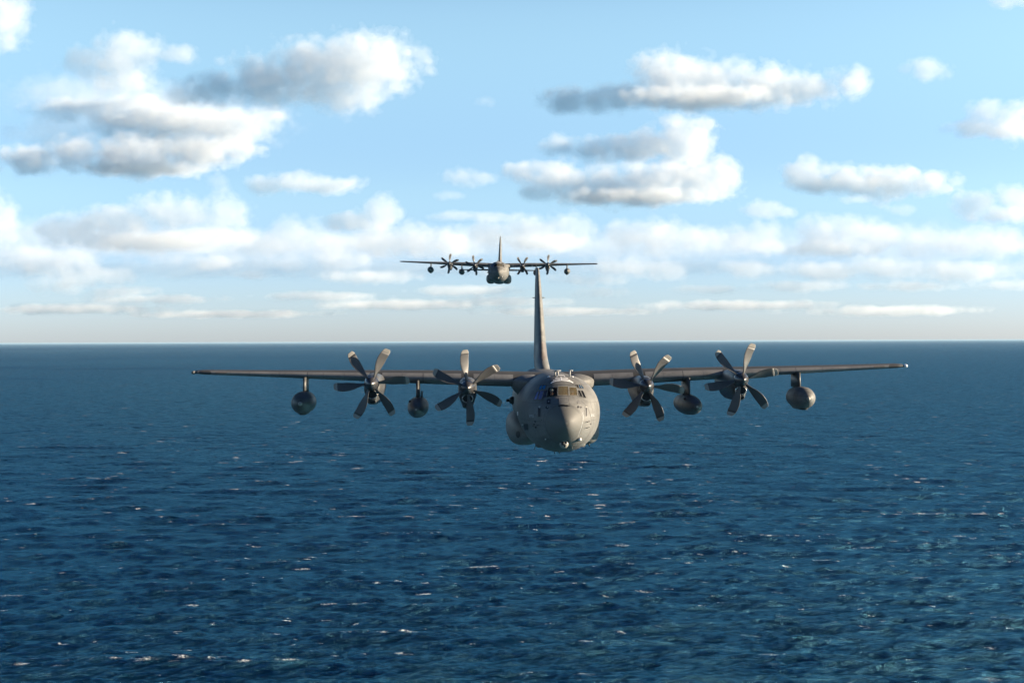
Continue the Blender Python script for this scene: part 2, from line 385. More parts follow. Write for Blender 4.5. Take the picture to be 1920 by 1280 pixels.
CL = [
 ('big cloud with a bright rounded white right end and long grey tail, upper left', [(690,125,100,50),(600,135,95,50),(505,150,90,40),(410,170,75,30),(650,178,70,28),(345,180,40,18)], 212, .8),
 ('soft hazy white cloud left of the big grey-tailed cloud, near the top left', [(225,118,62,48),(265,95,45,30),(150,110,40,22),(235,150,50,24),(335,100,42,16)], 175, .6),
 ('wispy grey band of cloud just beneath the big grey-tailed cloud', [(140,205,75,20),(300,225,130,28),(430,235,95,32),(500,215,45,14),(240,195,80,16)], 268, .6),
 ('thin pale veil joining the stacked clouds at upper left', [(120,170,110,34),(260,200,170,40),(400,225,130,34),(120,245,120,30),(330,262,160,24)], 275, .14),
 ('long low white and grey cloud with flat base reaching the left edge of the sky', [(60,295,70,24),(135,285,55,28),(250,290,90,32),(370,285,90,28),(450,280,42,20),(260,312,120,16)], 330, 1.1),
 ('white cloud cut off by the top left corner of the picture', [(10,30,48,48),(5,75,36,22)], 95, .55),
 ('small flat white cloud alone left of centre above the low bank', [(500,348,42,16),(560,342,55,19),(625,348,55,15)], 364, .8),
 ('faint little puff just left of the small flat cloud', [(413,342,24,16)], 358, .35),
 ('long white cloud with domed tops and flat grey base, upper right of centre', [(1255,150,65,44),(1345,155,65,40),(1440,162,75,36),(1520,170,60,28),(1598,160,32,28),(1170,185,60,24),(1080,192,65,22),(1128,190,50,24),(1300,190,150,18)], 214, .95),
 ('peaked white cloud over the wide low cloud, right of centre', [(1285,262,58,40),(1210,278,75,26),(1120,285,55,20),(1045,275,35,20)], 306, 1.0),
 ('wide piled white cloud below the peaked one, right of centre', [(1310,335,75,38),(1220,345,80,34),(1130,350,70,32),(1050,340,55,34),(990,325,45,20),(1010,362,40,18),(1200,370,150,14)], 387, 1.0),
 ('white cloud with a knobbly top and small tower at its left, at right', [(1520,325,46,25),(1590,345,62,24),(1670,345,65,28),(1745,348,50,22),(1545,350,62,15)], 369, 1.05),
 ('lone small white puff near the top right', [(1740,135,40,20),(1765,138,26,14)], 156, .7),
 ('grey cloud cut by the right edge with a bright peak', [(1845,225,34,26),(1835,245,55,16),(1905,235,42,34),(1880,255,60,12)], 268, .8),
 ('dark wisp cut off by the top right corner', [(1900,5,50,14)], 20, .45),
 ('white cloud tower low at the right edge', [(1830,390,45,24),(1900,380,36,26),(1880,408,60,14)], 425, .8),
 ('little white cloud left of the wide piled cloud', [(868,334,34,15),(910,335,30,10)], 350, .6),
 ('thin faint wisp under the little white cloud at centre', [(848,368,32,8)], 378, .3),
 ('tiny faint puff between the two big upper clouds', [(912,193,22,10)], 204, .35),
 ('small domed cloud under the gap between the right clouds', [(1430,397,40,18),(1460,402,34,10)], 414, .6),
 ('tiny faint puff right of the small domed cloud', [(1695,398,28,10)], 406, .35),
 ('small flat shred of cloud under the knobbly cloud at right', [(1610,378,34,8)], 388, .5),
 ('broad hazy grey-white cloud with bright broken top, left above the horizon bank', [(330,400,75,34),(425,400,50,32),(230,415,80,30),(130,430,70,28),(400,440,80,22),(280,450,150,18)], 470, .55),
 ('bright cloud half cut by the left edge over the horizon bank', [(0,405,40,36),(12,440,34,18)], 455, .6),
 ('domed white cloud rising above the bank left of the far plane', [(715,402,42,27),(665,415,50,17),(640,425,30,10)], 432, .8),
 ('long faint streak of cloud above the far plane', [(860,404,50,9),(930,408,50,9)], 416, .4),
 ('pale lumpy cloud in the horizon bank left of the far plane', [(560,440,60,26),(620,455,50,24),(500,455,60,20)], 482, .45),
 ('bright lumpy cloud in the horizon bank beside the left wing of the far plane', [(700,450,50,28),(770,452,55,28),(850,455,55,25)], 480, .6),
 ('white cloud in the horizon bank directly over the far plane', [(930,440,50,24),(1000,435,55,28),(1070,430,45,26),(1020,455,90,16)], 470, .6),
 ('white broken cloud in the bank right of the far plane', [(1170,445,45,26),(1240,445,60,30),(1310,450,50,24),(1210,430,40,18)], 480, .6),
 ('small ragged white cloud between two heavier ones in the right bank', [(1390,450,40,22),(1440,440,34,22),(1430,465,55,14)], 478, .55),
 ('heaped white cloud in the bank under the knobbly cloud', [(1540,445,50,32),(1600,435,45,24),(1640,450,50,28),(1560,470,80,16)], 490, .65),
 ('pale cloud in the bank towards the right edge', [(1720,460,45,24),(1790,465,55,24),(1870,455,60,30)], 490, .45),
]
CLOW = [(80,485,85,13),(30,478,50,12),(170,520,70,12),(120,530,60,10),(230,545,70,6),(400,492,70,8),(540,492,46,9),(470,515,40,5),
        (640,490,60,10),(930,512,30,5),(680,520,90,7),(1170,500,60,12),(1255,510,36,10),(1100,525,60,7),(1130,550,50,6),(1400,508,60,9),(1540,512,70,10),
        (1660,505,60,11),(1800,515,80,12),(1330,545,60,5),(1500,540,80,6),(880,545,90,5),(1700,540,90,5),(300,560,110,5),(600,555,90,5),(1880,540,60,6),(140,578,150,5),(430,588,160,4),(760,572,140,5),(1060,585,150,4),(1380,576,160,5),(1680,586,150,5),(960,565,90,5)]
for n_, (lab, lb, base, q) in enumerate(CL):
    cloud(lab, lb, base, 100 + n_, q)
BANK = [(150,455,330,34),(520,462,330,30),(900,462,330,26),(1300,462,340,30),(1720,460,300,34),(40,500,260,18),(420,505,300,16),(820,505,300,14),(1250,500,300,15),(1700,505,300,18)]
cloud('broad pale veil of merged cloud behind the lumpy clouds above the horizon', BANK, 560, 55, .12, .3, 'cloud_bank', 'stuff', D=42000)
cloud('faint line of far flat clouds low over the horizon', [(a, b, c * 1.1, d * 1.7) for a, b, c, d in CLOW], 560, 77, .6, .35, 'cloud_bank', 'stuff', D=36000)

# ------------------------------------------------------------------ aircraft (local axes: nose towards -y, wing leading edge at the root = origin)
def place(x, y, z, yaw, roll, pitch=0.0):
    return Matrix.Translation((x, y, z)) @ Matrix.Rotation(R(yaw), 4, 'Z') @ Matrix.Rotation(R(pitch), 4, 'X') @ Matrix.Rotation(R(roll), 4, 'Y')
MW1 = place(2.36, 80.0, H - 2.27, 1.8, -0.28)
CAML = MW1.inverted() @ Vector((0, 0, H))                       # photographer's eye in the aircraft's axes
ROLL = Matrix.Rotation(R(-0.21), 4, 'Z')
def ray(px, py):
    d = Vector(((px - 960) / F, 1.0, (640 - py) / F))
    c, s = math.cos(R(-0.21)), math.sin(R(-0.21))
    d = Vector((d.x * c - d.z * s, 1.0, d.x * s + d.z * c))
    return (MW1.inverted().to_3x3() @ d).normalized()

ST = [  # y, half width, top, bottom, waist
 (-9.50, .03, -1.83, -1.89), (-9.46, .20, -1.66, -2.06), (-9.34, .38, -1.48, -2.24), (-9.1, .60, -1.25, -2.47), (-8.8, .82, -1.03, -2.71),
 (-8.6, .99, -.87, -2.87), (-8.2, 1.22, -.70, -3.06), (-7.8, 1.43, -.57, -3.22), (-7.62, 1.51, -.50, -3.28), (-7.2, 1.70, -.14, -3.38), (-6.9, 1.81, .07, -3.44),
 (-6.3, 1.98, .33, -3.52), (-5.5, 2.10, .46, -3.57), (-4.5, 2.15, .52, -3.6), (7, 2.15, .52, -3.6), (8.5, 2.12, .52, -3.35), (12, 1.75, .5, -2.1), (15, 1.25, .46, -1.0), (18, .7, .4, -.25), (20.2, .2, .25, .0)]
def fus_ring(y, n):
    ys = [s[0] for s in ST]
    w_, t_, b_ = (catmull(ys, [s[i] for s in ST], y) for i in (1, 2, 3))
    zc = (t_ + b_) / 2 + (t_ - b_) * .02
    out = []
    for i in range(n):
        a = 2 * math.pi * i / n
        c, s = math.cos(a), math.sin(a)
        e = 2 / 2.12
        x = w_ * math.copysign(abs(c) ** e, c)
        z = zc + ((t_ - zc) if s > 0 else (zc - b_)) * math.copysign(abs(s) ** e, s)
        out.append((x, y, z))
    return out
def project(v):
    """local point to the photograph's pixels"""
    p = MW1 @ Vector(v)
    x, z = p.x / p.y * F, (p.z - H) / p.y * F
    c, s = math.cos(R(0.21)), math.sin(R(0.21))
    return 960 + x * c - z * s, 640 - (x * s + z * c)
def inside(p, poly):
    r = False; j = len(poly) - 1
    for i in range(len(poly)):
        if (poly[i][1] > p[1]) != (poly[j][1] > p[1]) and p[0] < (poly[j][0] - poly[i][0]) * (p[1] - poly[i][1]) / (poly[j][1] - poly[i][1]) + poly[i][0]: r = not r
        j = i
    return r
Z1 = lambda q: [(920 + a / 5.817, 640 + b / 5.817) for a, b in q]
WINDOWS = [  # quads: top left, top right, bottom right, bottom left
 (Z1([(735,490),(845,490),(852,590),(733,590)]), 'M_GOLD'), (Z1([(630,506),(729,500),(727,599),(614,608)]), 'M_GLASS'), (Z1([(853,497),(938,503),(948,592),(861,592)]), 'M_GOLD2'),
 (Z1([(586,536),(622,528),(606,604),(563,630)]), 'M_SIDE2'), (Z1([(538,540),(582,535),(557,631),(511,633)]), 'M_SIDE'), (Z1([(506,547),(533,540),(504,633),(469,633)]), 'M_SIDE'),
 (Z1([(575,475),(608,478),(592,522),(556,525)]), 'M_BLUEG'), (Z1([(543,480),(570,475),(551,525),(522,527)]), 'M_BLUEG'),
 (Z1([(947,534),(971,535),(1004,606),(975,600)]), 'M_GLASS'), (Z1([(978,535),(1006,538),(1043,618),(1011,612)]), 'M_GLASS'),
 (Z1([(930,472),(949,472),(963,509),(945,510)]), 'M_GLASS'), (Z1([(955,472),(971,472),(990,512),(969,512)]), 'M_BLUEG'), (Z1([(976,474),(991,478),(1019,515),(996,514)]), 'M_BLUEG')]
M_GOLD2 = glass('gold_film_window', (0.62, 0.47, 0.24), 0.75, 0.12, 0.5)
M_SIDE2 = glass('dark_rose_window', (0.30, 0.24, 0.25), 0.9, 0.10, 0.6)

def wing_ring(x, yle, c, t, z, n=26, camber=.012):
    pts = []
    xs = [(1 - math.cos(math.pi * i / n)) / 2 for i in range(n + 1)]
    th = lambda u: t / .2 * (.2969 * math.sqrt(u) - .126 * u - .3516 * u * u + .2843 * u**3 - .1036 * u**4)
    for u in xs[::-1]: pts.append((x, yle + u * c, z + th(u) + camber * c * 4 * u * (1 - u)))
    for u in xs[1:-1]: pts.append((x, yle + u * c, z - th(u) + camber * c * 4 * u * (1 - u)))
    return pts
WX = [0, 2.5, 5, 7.5, 10, 14.2, 17, 20.0, 20.45, 20.62]
WY = [0, 0, .04, .18, .35, .62, .80, .95, 1.08, 1.5]
WC = [4.95, 4.95, 4.9, 4.6, 4.2, 3.45, 2.98, 2.55, 2.25, 1.4]
WT = [.87, .87, .85, .77, .67, .47, .36, .27, .2, .06]
DH = math.tan(R(1.85))
def wing_at(x):
    a = abs(x)
    f = lambda v: float(np.interp(a, WX, v))
    return f(WY), f(WC), f(WT), a * DH
def build_airframe():
    root = bpy.data.objects.new('transport_plane', None); COL.objects.link(root); root.matrix_world = MW1
    # --- fuselage, radome
    ys = list(np.arange(-8.6, -6.0, .045)) + list(np.arange(-6.0, -4.4, .12)) + list(np.linspace(-4.4, 7, 16)) + list(np.linspace(7.5, 20.2, 30))
    bm = bmesh.new(); loft(bm, [fus_ring(y, 240) for y in ys], cap=False)
    bmesh.ops.recalc_face_normals(bm, faces=bm.faces)
    bmr = bmesh.new(); loft(bmr, [fus_ring(y, 120) for y in [-9.5, -9.49, -9.475, -9.46, -9.44, -9.41] + list(np.linspace(-9.37, -8.6, 22))])
    tmp = bm.copy(); bmf = bmesh.new()
    for src in (bm, bmr):
        me = bpy.data.meshes.new('t'); src.to_mesh(me); bmf.from_mesh(me); bpy.data.meshes.remove(me)
    # --- sponsons (main gear fairings)
    sps = []
    for s in (-1, 1):
        b = bmesh.new(); rings = []
        for y, f in ((-3.0, .03), (-2.85, .24), (-2.5, .45), (-1.9, .66), (-1.1, .83), (-.2, .94), (.9, 1), (4.5, 1), (6, .82), (7.2, .5), (8, .1)):
            r = []
            for i in range(48):
                a = 2 * math.pi * i / 48; c, d = math.cos(a), math.sin(a); e = 2 / 2.7
                r.append((s * (1.70 + (.3 * (f - 1)) + .92 * f * math.copysign(abs(c) ** e, c)), y, -2.72 - .08 * (1 - f) + .92 * f * math.copysign(abs(d) ** e, d)))
            rings.append(r)
        loft(b, rings); bmesh.ops.recalc_face_normals(b, faces=b.faces)
        me = bpy.data.meshes.new('t'); b.to_mesh(me); bmf.from_mesh(me); bpy.data.meshes.remove(me)
        sps.append(b)
    bvh = BVHTree.FromBMesh(bmf); bmf.free(); tmp.free()
    def hit(px, py, off):
        loc, nor, _, _ = bvh.ray_cast(CAML, ray(px, py))
        if loc is None: return None
        if nor.dot(CAML - loc) < 0: nor = -nor
        return loc + nor * off
    # window openings cut from the skin
    dead = []
    for f in bm.faces:
        c = f.calc_center_median()
        if -8 < c.y < -5.6 and c.z > -1.2:
            p = project(c)
            if f.normal.dot(CAML - c) > 0 and any(inside(p, q) for q, _ in WINDOWS): dead.append(f)
    bmesh.ops.delete(bm, geom=dead, context='FACES')
    fus = from_bm('fuselage', bm, M_GREY, root, recalc=False)
    radome = from_bm('radome', bmr, M_RADOME, root)
    for b in sps: from_bm('gear_fairing', b, M_GREY, root)
    # --- skin patches
    def patch(name, quad, mat, parent, off=.012, n=6, m=6, thick=.01):
        b = bmesh.new(); g = []
        for j in range(m + 1):
            row = []
            for i in range(n + 1):
                u, v = i / n, j / m
                x = (quad[0][0] * (1 - u) + quad[1][0] * u) * (1 - v) + (quad[3][0] * (1 - u) + quad[2][0] * u) * v
                y = (quad[0][1] * (1 - u) + quad[1][1] * u) * (1 - v) + (quad[3][1] * (1 - u) + quad[2][1] * u) * v
                h_ = hit(x, y, off)
                row.append(b.verts.new(h_) if h_ is not None else None)
            g.append(row)
        for j in range(m):
            for i in range(n):
                q = (g[j][i], g[j][i + 1], g[j + 1][i + 1], g[j + 1][i])
                if all(q): b.faces.new(q)
        return from_bm(name, b, mat, parent)
    def ribbon(name, pts, wd, mat, parent, off=.012, closed=False, steps=5):
        b = bmesh.new(); P = []
        seq = list(pts) + ([pts[0]] if closed else [])
        for (a, c) in zip(seq, seq[1:]):
            for k in range(steps): P.append((a[0] + (c[0] - a[0]) * k / steps, a[1] + (c[1] - a[1]) * k / steps))
        P.append(seq[-1]); prev = None
        for i, p in enumerate(P):
            a = P[max(0, i - 1)]; c = P[min(len(P) - 1, i + 1)]
            dx, dy = c[0] - a[0], c[1] - a[1]; l = math.hypot(dx, dy) or 1
            nx, ny = -dy / l * wd / 2, dx / l * wd / 2
            h1, h2 = hit(p[0] + nx, p[1] + ny, off), hit(p[0] - nx, p[1] - ny, off)
            if h1 is None or h2 is None: prev = None; continue
            v = (b.verts.new(h1), b.verts.new(h2))
            if prev: b.faces.new((prev[0], v[0], v[1], prev[1]))
            prev = v
        return from_bm(name, b, mat, parent)
    G = globals()
    for i, (q, mn) in enumerate(WINDOWS):
        wdw = patch('cockpit_window', q, G[mn], root, .008)
        fr = M_GREY if i < 3 else M_LINE
        ribbon('window_frame', q, .6, M_STRIP if i in (0, 2) else M_GREY, wdw, .02, True)
    z = Z1
    # infrared sensor hood ahead of the windscreen, radome joint, seams
    hood = patch('sensor_hood', z([(752,618),(838,618),(842,690),(748,690)]), M_GREY, root, .05, 8, 8)
    ribbon('hood_frame', z([(752,618),(838,618),(842,690),(748,690)]), .45, M_STRIP, hood, .058, True)
    ribbon('air_slot', z([(738,708),(770,701),(800,699),(830,701),(858,708)]), 2.0, M_DARK, root, .03)
    ribbon('panel_seam', z([(640,745),(690,715),(735,690),(745,640),(760,608),(830,606),(850,640),(862,690),(900,712),(945,748)]), .5, M_LINE, root, .006)
    ribbon('panel_seam', z([(1112,845),(1150,842),(1186,838)]), .45, M_LINE, root, .006)
    ribbon('panel_seam', z([(1120,880),(1110,940),(1085,1000),(1040,1060)]), .45, M_LINE, root, .006)
    ribbon('panel_seam', z([(350,655),(320,690),(310,760),(330,860),(370,960)]), .5, M_LINE, root, .006)
    ribbon('panel_seam', z([(1005,770),(1008,850),(990,930),(965,1000),(950,1040)]), .35, M_PALE, root, .006)
    ring_ = lambda cx, cy, rx, ry, a0, a1: z([(cx + rx * math.cos(t), cy + ry * math.sin(t)) for t in np.linspace(a0, a1, 12)])
    ribbon('panel_seam', ring_(800, 880, 300, 300, -.9, 1.2), .4, M_LINE, root, .006)
    ribbon('panel_seam', ring_(800, 880, 300, 290, 2.0, 4.0), .45, M_LINE, root, .006)
    ribbon('panel_seam', ring_(790, 880, 215, 195, 2.2, 6.8), .4, M_LINE, root, .006)
    for a in ([(400,700),(420,760),(430,880)],[(560,640),(575,760),(570,900)],[(1080,650),(1110,740),(1120,860)],[(420,760),(520,765)],[(340,860),(470,862)],[(1060,860),(1180,858)],[(985,640),(1070,650)],[(500,640),(620,640)],[(620,1090),(800,1130),(960,1110)],[(900,980),(1080,960)],[(880,380),(960,430),(1060,540)],[(640,390),(560,440),(480,520)],[(1130,600),(1160,700)]):
        ribbon('panel_seam', z(a), .35, M_LINE, root, .006)
    # tall side slots
    for q in ([(516,715),(548,715),(546,822),(520,822)], [(1028,712),(1052,712),(1054,818),(1030,818)]):
        sl_ = patch('side_slot', z(q), M_DARK, root, .01, 3, 8)
        ribbon('slot_frame', z(q), .5, M_STRIP if q[0][0] > 900 else M_GREY, sl_, .018, True)
    patch('camera_port', z([(362,900),(408,896),(412,962),(372,966)]), M_DARK, root, .01, 4, 4)
    patch('warning_lamp', z([(340,900),(362,897),(362,912),(343,915)]), M_TURRET, root, .03, 2, 2)
    patch('sensor_window', z([(614,630),(654,628),(652,682),(612,684)]), M_DARK, root, .014, 3, 3)
    patch('sensor_window', z([(940,655),(962,640),(980,680),(948,682)]), M_LINE, root, .014, 3, 3)
    patch('formation_light', z([(291,765),(302,763),(302,804),(292,805)]), M_WHITE, root, .012, 2, 4)
    def disc(name, cx, cy, r, mat, off=.02, par=root, yr=None):
        b = bmesh.new(); h0 = hit(920 + cx / 5.817, 640 + cy / 5.817, off)
        yr = yr or r
        c = b.verts.new(h0); ring = []
        for i in range(16):
            a = 2 * math.pi * i / 16
            h_ = hit(920 + (cx + r * math.cos(a)) / 5.817, 640 + (cy + yr * math.sin(a)) / 5.817, off * .6)
            ring.append(b.verts.new(h_ if h_ is not None else h0))
        for i in range(16): b.faces.new((c, ring[i], ring[(i + 1) % 16]))
        return from_bm(name, b, mat, par)
    for cx, cy, r in ((615,720,17),(955,715,12),(984,719,8),(487,872,10),(475,902,9),(493,935,10),(1090,898,6),(1078,782,6),(1127,1018,7),(555,855,5),(485,798,5)):
        disc('probe_port', cx, cy, r, M_DARK if cx not in (1078,) else M_BROWN)
    for cx, cy, r in ((622,715,6),(635,655,8),(535,715,12),(1042,716,8),(990,708,4)):
        disc('vent_cap', cx, cy, r, M_TURRET, .03)
    disc('camera_lens', 605, 1062, 15, M_LINE, .05); disc('lens_glass', 603, 1060, 7, M_LENS, .07)
    # small pitot probes and hooks
    def probe(cx, cy, dx, dz, ln, r=.018, mat=M_LINE):
        h0 = hit(920 + cx / 5.817, 640 + cy / 5.817, 0)
        if h0 is None: return
        b = bmesh.new(); p1 = h0 + Vector((dx, -.04, dz)) * 1.0
        rod(b, h0, p1, r, r * .8, 8); rod(b, p1, p1 + Vector((0, -ln, 0)), r, r * .5, 8)
        from_bm('air_probe', b, mat, root)
    for a in ((1050,880,.12,.05,.25),(1045,945,.14,.06,.25),(520,915,-.12,.03,.22),(475,925,-.14,.02,.25),(905,1125,.0,-.06,.1),(890,1150,0,-.08,.1)): probe(*a)
    # refuelling guide lines on the roof
    ribbon('roof_marking', z([(654,458),(680,440),(720,428),(775,424),(830,428),(875,438),(900,452)]), 1.5, M_WHITE, root, .01)
    ribbon('roof_marking', z([(680,424),(715,413),(775,409),(835,413),(868,424)]), .9, M_WHITE, root, .01)
    ribbon('roof_marking', z([(704,402),(735,398),(775,397),(820,398),(842,403)]), .8, M_WHITE, root, .01)
    ribbon('roof_marking', z([(722,388),(728,374),(765,370),(800,373),(812,387)]), 1.1, M_WHITE, root, .01)
    ribbon('roof_marking', z([(766,386),(770,405),(774,428)]), 1.5, M_WHITE, root, .016)
    # serial number, both cheeks
    def number(txt, cx, cy, hgt, wid, mat):
        cu = bpy.data.curves.new('t', 'FONT'); cu.body = txt; cu.align_x = 'CENTER'; cu.align_y = 'CENTER'; cu.resolution_u = 3
        ob = bpy.data.objects.new('t', cu); COL.objects.link(ob); bpy.context.view_layer.update()
        me = bpy.data.meshes.new_from_object(ob.evaluated_get(bpy.context.evaluated_depsgraph_get())); bpy.data.objects.remove(ob)
        xs = [v.co.x for v in me.vertices]; zs = [v.co.y for v in me.vertices]; wx, hz = max(xs) - min(xs), max(zs) - min(zs)
        for v in me.vertices:
            h_ = hit(920 + (cx + v.co.x / wx * wid) / 5.817, 640 + (cy - v.co.y / hz * hgt) / 5.817, .02)
            if h_ is not None: v.co = h_
        me.name = 'serial_number'; link('serial_number', me, mat, root, False)
    number('5712', 448, 812, 26, 44, M_PALE); number('5712', 1108, 806, 24, 34, M_PALE)
    # roof aerials
    b = bmesh.new()
    for px in (1040.6, 1046.2): 
        h0 = hit(px, 704, 0); rod(b, h0, h0 + Vector((0, 0, .26)), .045, .035)
    rod(b, h0 + Vector((-.1, 0, .20)), h0 + Vector((-.1, 0, .25)), .09, .09, 16)
    m0 = h0 + Vector((-.08, 0, .27)); bmesh.ops.create_cone(b, cap_ends=True, segments=24, radius1=.26, radius2=.22, depth=.03, matrix=Matrix.Translation(m0))
    from_bm('satellite_antenna', b, M_STRIP, root)
    b = bmesh.new(); h0 = hit(1067.5, 706, 0)
    rod(b, h0 - Vector((0, 0, .05)), h0 + Vector((.05, .05, .33)), .05, .035); rod(b, h0 + Vector((-.03, .05, .36)), h0 + Vector((.2, .05, .31)), .025)
    from_bm('blade_antenna', b, M_STRIP, root)
    for px in (1028.5, 1073.5, 1029.6):
        h0 = hit(px, 706.5, 0)
        if h0 is None: continue
        b = bmesh.new(); bmesh.ops.create_uvsphere(b, u_segments=12, v_segments=8, radius=.05, matrix=Matrix.Translation(h0)); from_bm('roof_light', b, M_WHITE, root)
    # belly aerials
    for px, ln, lean, th in ((1005, .30, -.08, .02), (1040, .14, 0, .03), (1048, .12, .03, .05), (1104, .16, .05, .05)):
        h0 = None
        for yy in range(846, 826, -1):
            h0 = hit(px, yy - .5, 0)
            if h0 is not None: break
        if h0 is None: continue
        b = bmesh.new(); rod(b, h0 + Vector((0, .1, .05)), h0 + Vector((lean, .1, -ln)), th, th * .7); from_bm('belly_antenna', b, M_LINE, root)
    # belly fairings
    b = bmesh.new(); h0 = hit(1075, 838, 0); box(b, h0.x - .1, h0.x + .7, h0.y + .9, h0.y + 2.2, h0.z - .06, h0.z + .25, .05); from_bm('belly_fairing', b, M_GREY, root)
    b = bmesh.new(); h0 = hit(1025, 838, 0); box(b, h0.x - .5, h0.x + .45, h0.y + .8, h0.y + 2.2, h0.z - .08, h0.z + .25, .05); from_bm('belly_fairing', b, M_GREY, root)
    # landing lamp pod on the right cheek, with its shadow catching bracket
    h0 = hit(1087, 823, 0); b = bmesh.new(); rod(b, h0 + Vector((0, .25, 0)), h0 + Vector((0, -.22, 0)), .10, .09, 20); lp = from_bm('cheek_lamp', b, M_TURRET, root)
    b = bmesh.new(); rod(b, h0 + Vector((0, -.22, 0)), h0 + Vector((0, -.24, 0)), .075, .07, 20); from_bm('lamp_glass', b, M_WHITE, lp)
    # sensor turret under the radome
    d = ray(1057.5, 831); t_ = (-8.45 - CAML.y) / d.y; tc_ = CAML + d * t_
    b = bmesh.new(); rod(b, tc_ + Vector((0, 0, .12)), tc_ + Vector((0, 0, .24)), .28, .30, 28); rod(b, tc_ + Vector((0, .05, .24)), tc_ + Vector((0, .3, .9)), .27, .4, 24)
    box(b, tc_.x - .30, tc_.x + .30, tc_.y - .12, tc_.y + .3, tc_.z + .22, tc_.z + .36, .03)
    mt = from_bm('turret_mount', b, M_TURRET, root)
    b = bmesh.new(); bmesh.ops.create_uvsphere(b, u_segments=28, v_segments=20, radius=.235, matrix=Matrix.Translation(tc_) @ Matrix.Diagonal((1.02, 1, 1.08, 1)))
    tu = from_bm('sensor_turret', b, M_TURRET, root)
    for dx, dz, r in ((-.06, .02, .085), (.09, .06, .055), (.04, -.1, .05)):
        b = bmesh.new(); rod(b, tc_ + Vector((dx, -.19, dz)), tc_ + Vector((dx, -.245, dz)), r * 1.15, r, 18); from_bm('sensor_lens', b, M_DARK, tu)
    # rear side bubble, wing root fillets
    b = bmesh.new(); bmesh.ops.create_uvsphere(b, u_segments=16, v_segments=12, radius=.24, matrix=Matrix.Translation((-2.22, 4.6, -1.25)) @ Matrix.Diagonal((.9, 1.2, 1, 1)))
    sb_ = from_bm('side_sensor', b, M_LINE, root)
    b = bmesh.new(); rod(b, (-2.35, 4.6, -1.25), (-2.55, 4.5, -1.25), .07, .09, 12); from_bm('sensor_lens', b, M_DARK, sb_)
    for s in (-1, 1):
        b = bmesh.new(); rings = []
        for y, f in ((-1.6, .02), (-1.2, .35), (-.8, .6), (-.3, .85), (.4, 1), (4.5, 1), (6.5, .4), (7.5, .05)):
            r = []
            for i in range(24):
                a = math.pi * 2 * i / 24
                r.append((s * (1.25 + 1.15 * f * max(0, math.cos(a)) - .5 * max(0, -math.cos(a))), y, .0 + .40 * f * math.sin(a) - (.62 * f * max(0, -math.sin(a)))))
            rings.append(r)
        loft(b, rings); from_bm('wing_root_fairing', b, M_GREY, root)
    # intake in the left gear fairing
    q = z([(278,975),(318,972),(330,1050),(290,1052)])
    disc('fairing_intake', 302, 1012, 26, M_DARK, .02, root, 38); 
    ribbon('intake_lip', z([(302 + 28 * math.cos(t), 1012 + 41 * math.sin(t)) for t in np.linspace(0, 6.28, 14)]), .8, M_GREY, root, .03)
    # --- wing
    b = bmesh.new(); xs = sorted(set([round(v, 3) for v in np.linspace(-20.0, 20.0, 57)] + [s * v for v in (20.45, 20.62) for s in (-1, 1)]))
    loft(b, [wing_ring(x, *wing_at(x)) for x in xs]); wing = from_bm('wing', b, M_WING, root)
    for s in (-1, 1):
        segs = [(2.3, 4.55), (5.25, 7.4), (7.43, 9.75), (10.45, 14.0), (14.03, 20.3)]
        for a, c in segs:
            b = bmesh.new(); rings = []
            for x in np.linspace(a, c, 8):
                yl, ch, t, zz = wing_at(x); rr = wing_ring(s * x, yl - .006, ch, t + .012, zz, 40)
                rings.append([p for p in rr if p[1] < yl + ch * .075])
            loft(b, rings, cap=False, closed=False); from_bm('leading_edge', b, M_BOOT, wing)
        yl, ch, t, zz = wing_at(18.95)
        b = bmesh.new(); rings = []
        for x in np.linspace(18.6, 19.25, 3):
            yl, ch, t, zz = wing_at(x); rr = wing_ring(s * x, yl - .012, ch, t + .02, zz, 40)
            rings.append([p for p in rr if p[1] < yl + ch * .03 and p[2] > zz - .02])
        loft(b, rings, cap=False, closed=False); from_bm('landing_light', b, M_BROWN, wing)
        yl, ch, t, zz = wing_at(20.5)
        b = bmesh.new(); bmesh.ops.create_uvsphere(b, u_segments=16, v_segments=12, radius=.13, matrix=Matrix.Translation((s * 20.56, yl + .05, zz)) @ Matrix.Diagonal((1, 1.8, .8, 1)))
        from_bm('navigation_light', b, M_WHITE if s > 0 else M_LINE, wing)  # sun on the right tip painted white, unlit left tip painted dark
    for s in (-1, 1):                                            # skin joints across the wing's front
        for xj in (3.35, 6.3, 8.6, 11.9, 13.1, 15.6, 17.3, 18.4):
            b = bmesh.new(); rings = []
            for x in (xj - .012, xj + .012):
                yl, ch, t, zz = wing_at(x); rr = wing_ring(s * x, yl - .010, ch, t + .019, zz, 40)
                rings.append([p for p in rr if p[1] < yl + ch * .12])
            loft(b, rings, cap=False, closed=False); from_bm('skin_joint', b, M_LINE, wing)
    # --- fin
    def fin_ring(zv, yl, c, t, n=20):
        r = wing_ring(0, yl, c, t, 0, n, 0); return [(p[2], p[1], zv) for p in r]
    FS = [(.2, 8.2, 11.3, .9), (.62, 9.6, 9.9, .92), (.95, 11.0, 8.45, .90), (1.3, 12.05, 7.4, .87), (1.9, 12.7, 6.7, .80), (5, 14.95, 4.3, .52), (7.0, 16.35, 2.85, .28), (7.25, 16.6, 2.5, .2), (7.37, 17.2, 1.6, .05)]
    b = bmesh.new(); zz_ = [f[0] for f in FS]; zl = list(np.linspace(.2, 1.3, 12)) + list(np.linspace(1.5, 7.0, 12)) + [7.25, 7.37]
    fr = lambda zv, e=0: fin_ring(zv, catmull(zz_, [f[1] for f in FS], zv) - e, catmull(zz_, [f[2] for f in FS], zv) + 2 * e, catmull(zz_, [f[3] for f in FS], zv) + 2 * e, 20)
    loft(b, [fr(v) for v in zl]); fin = from_bm('tail_fin', b, M_GREY, root)
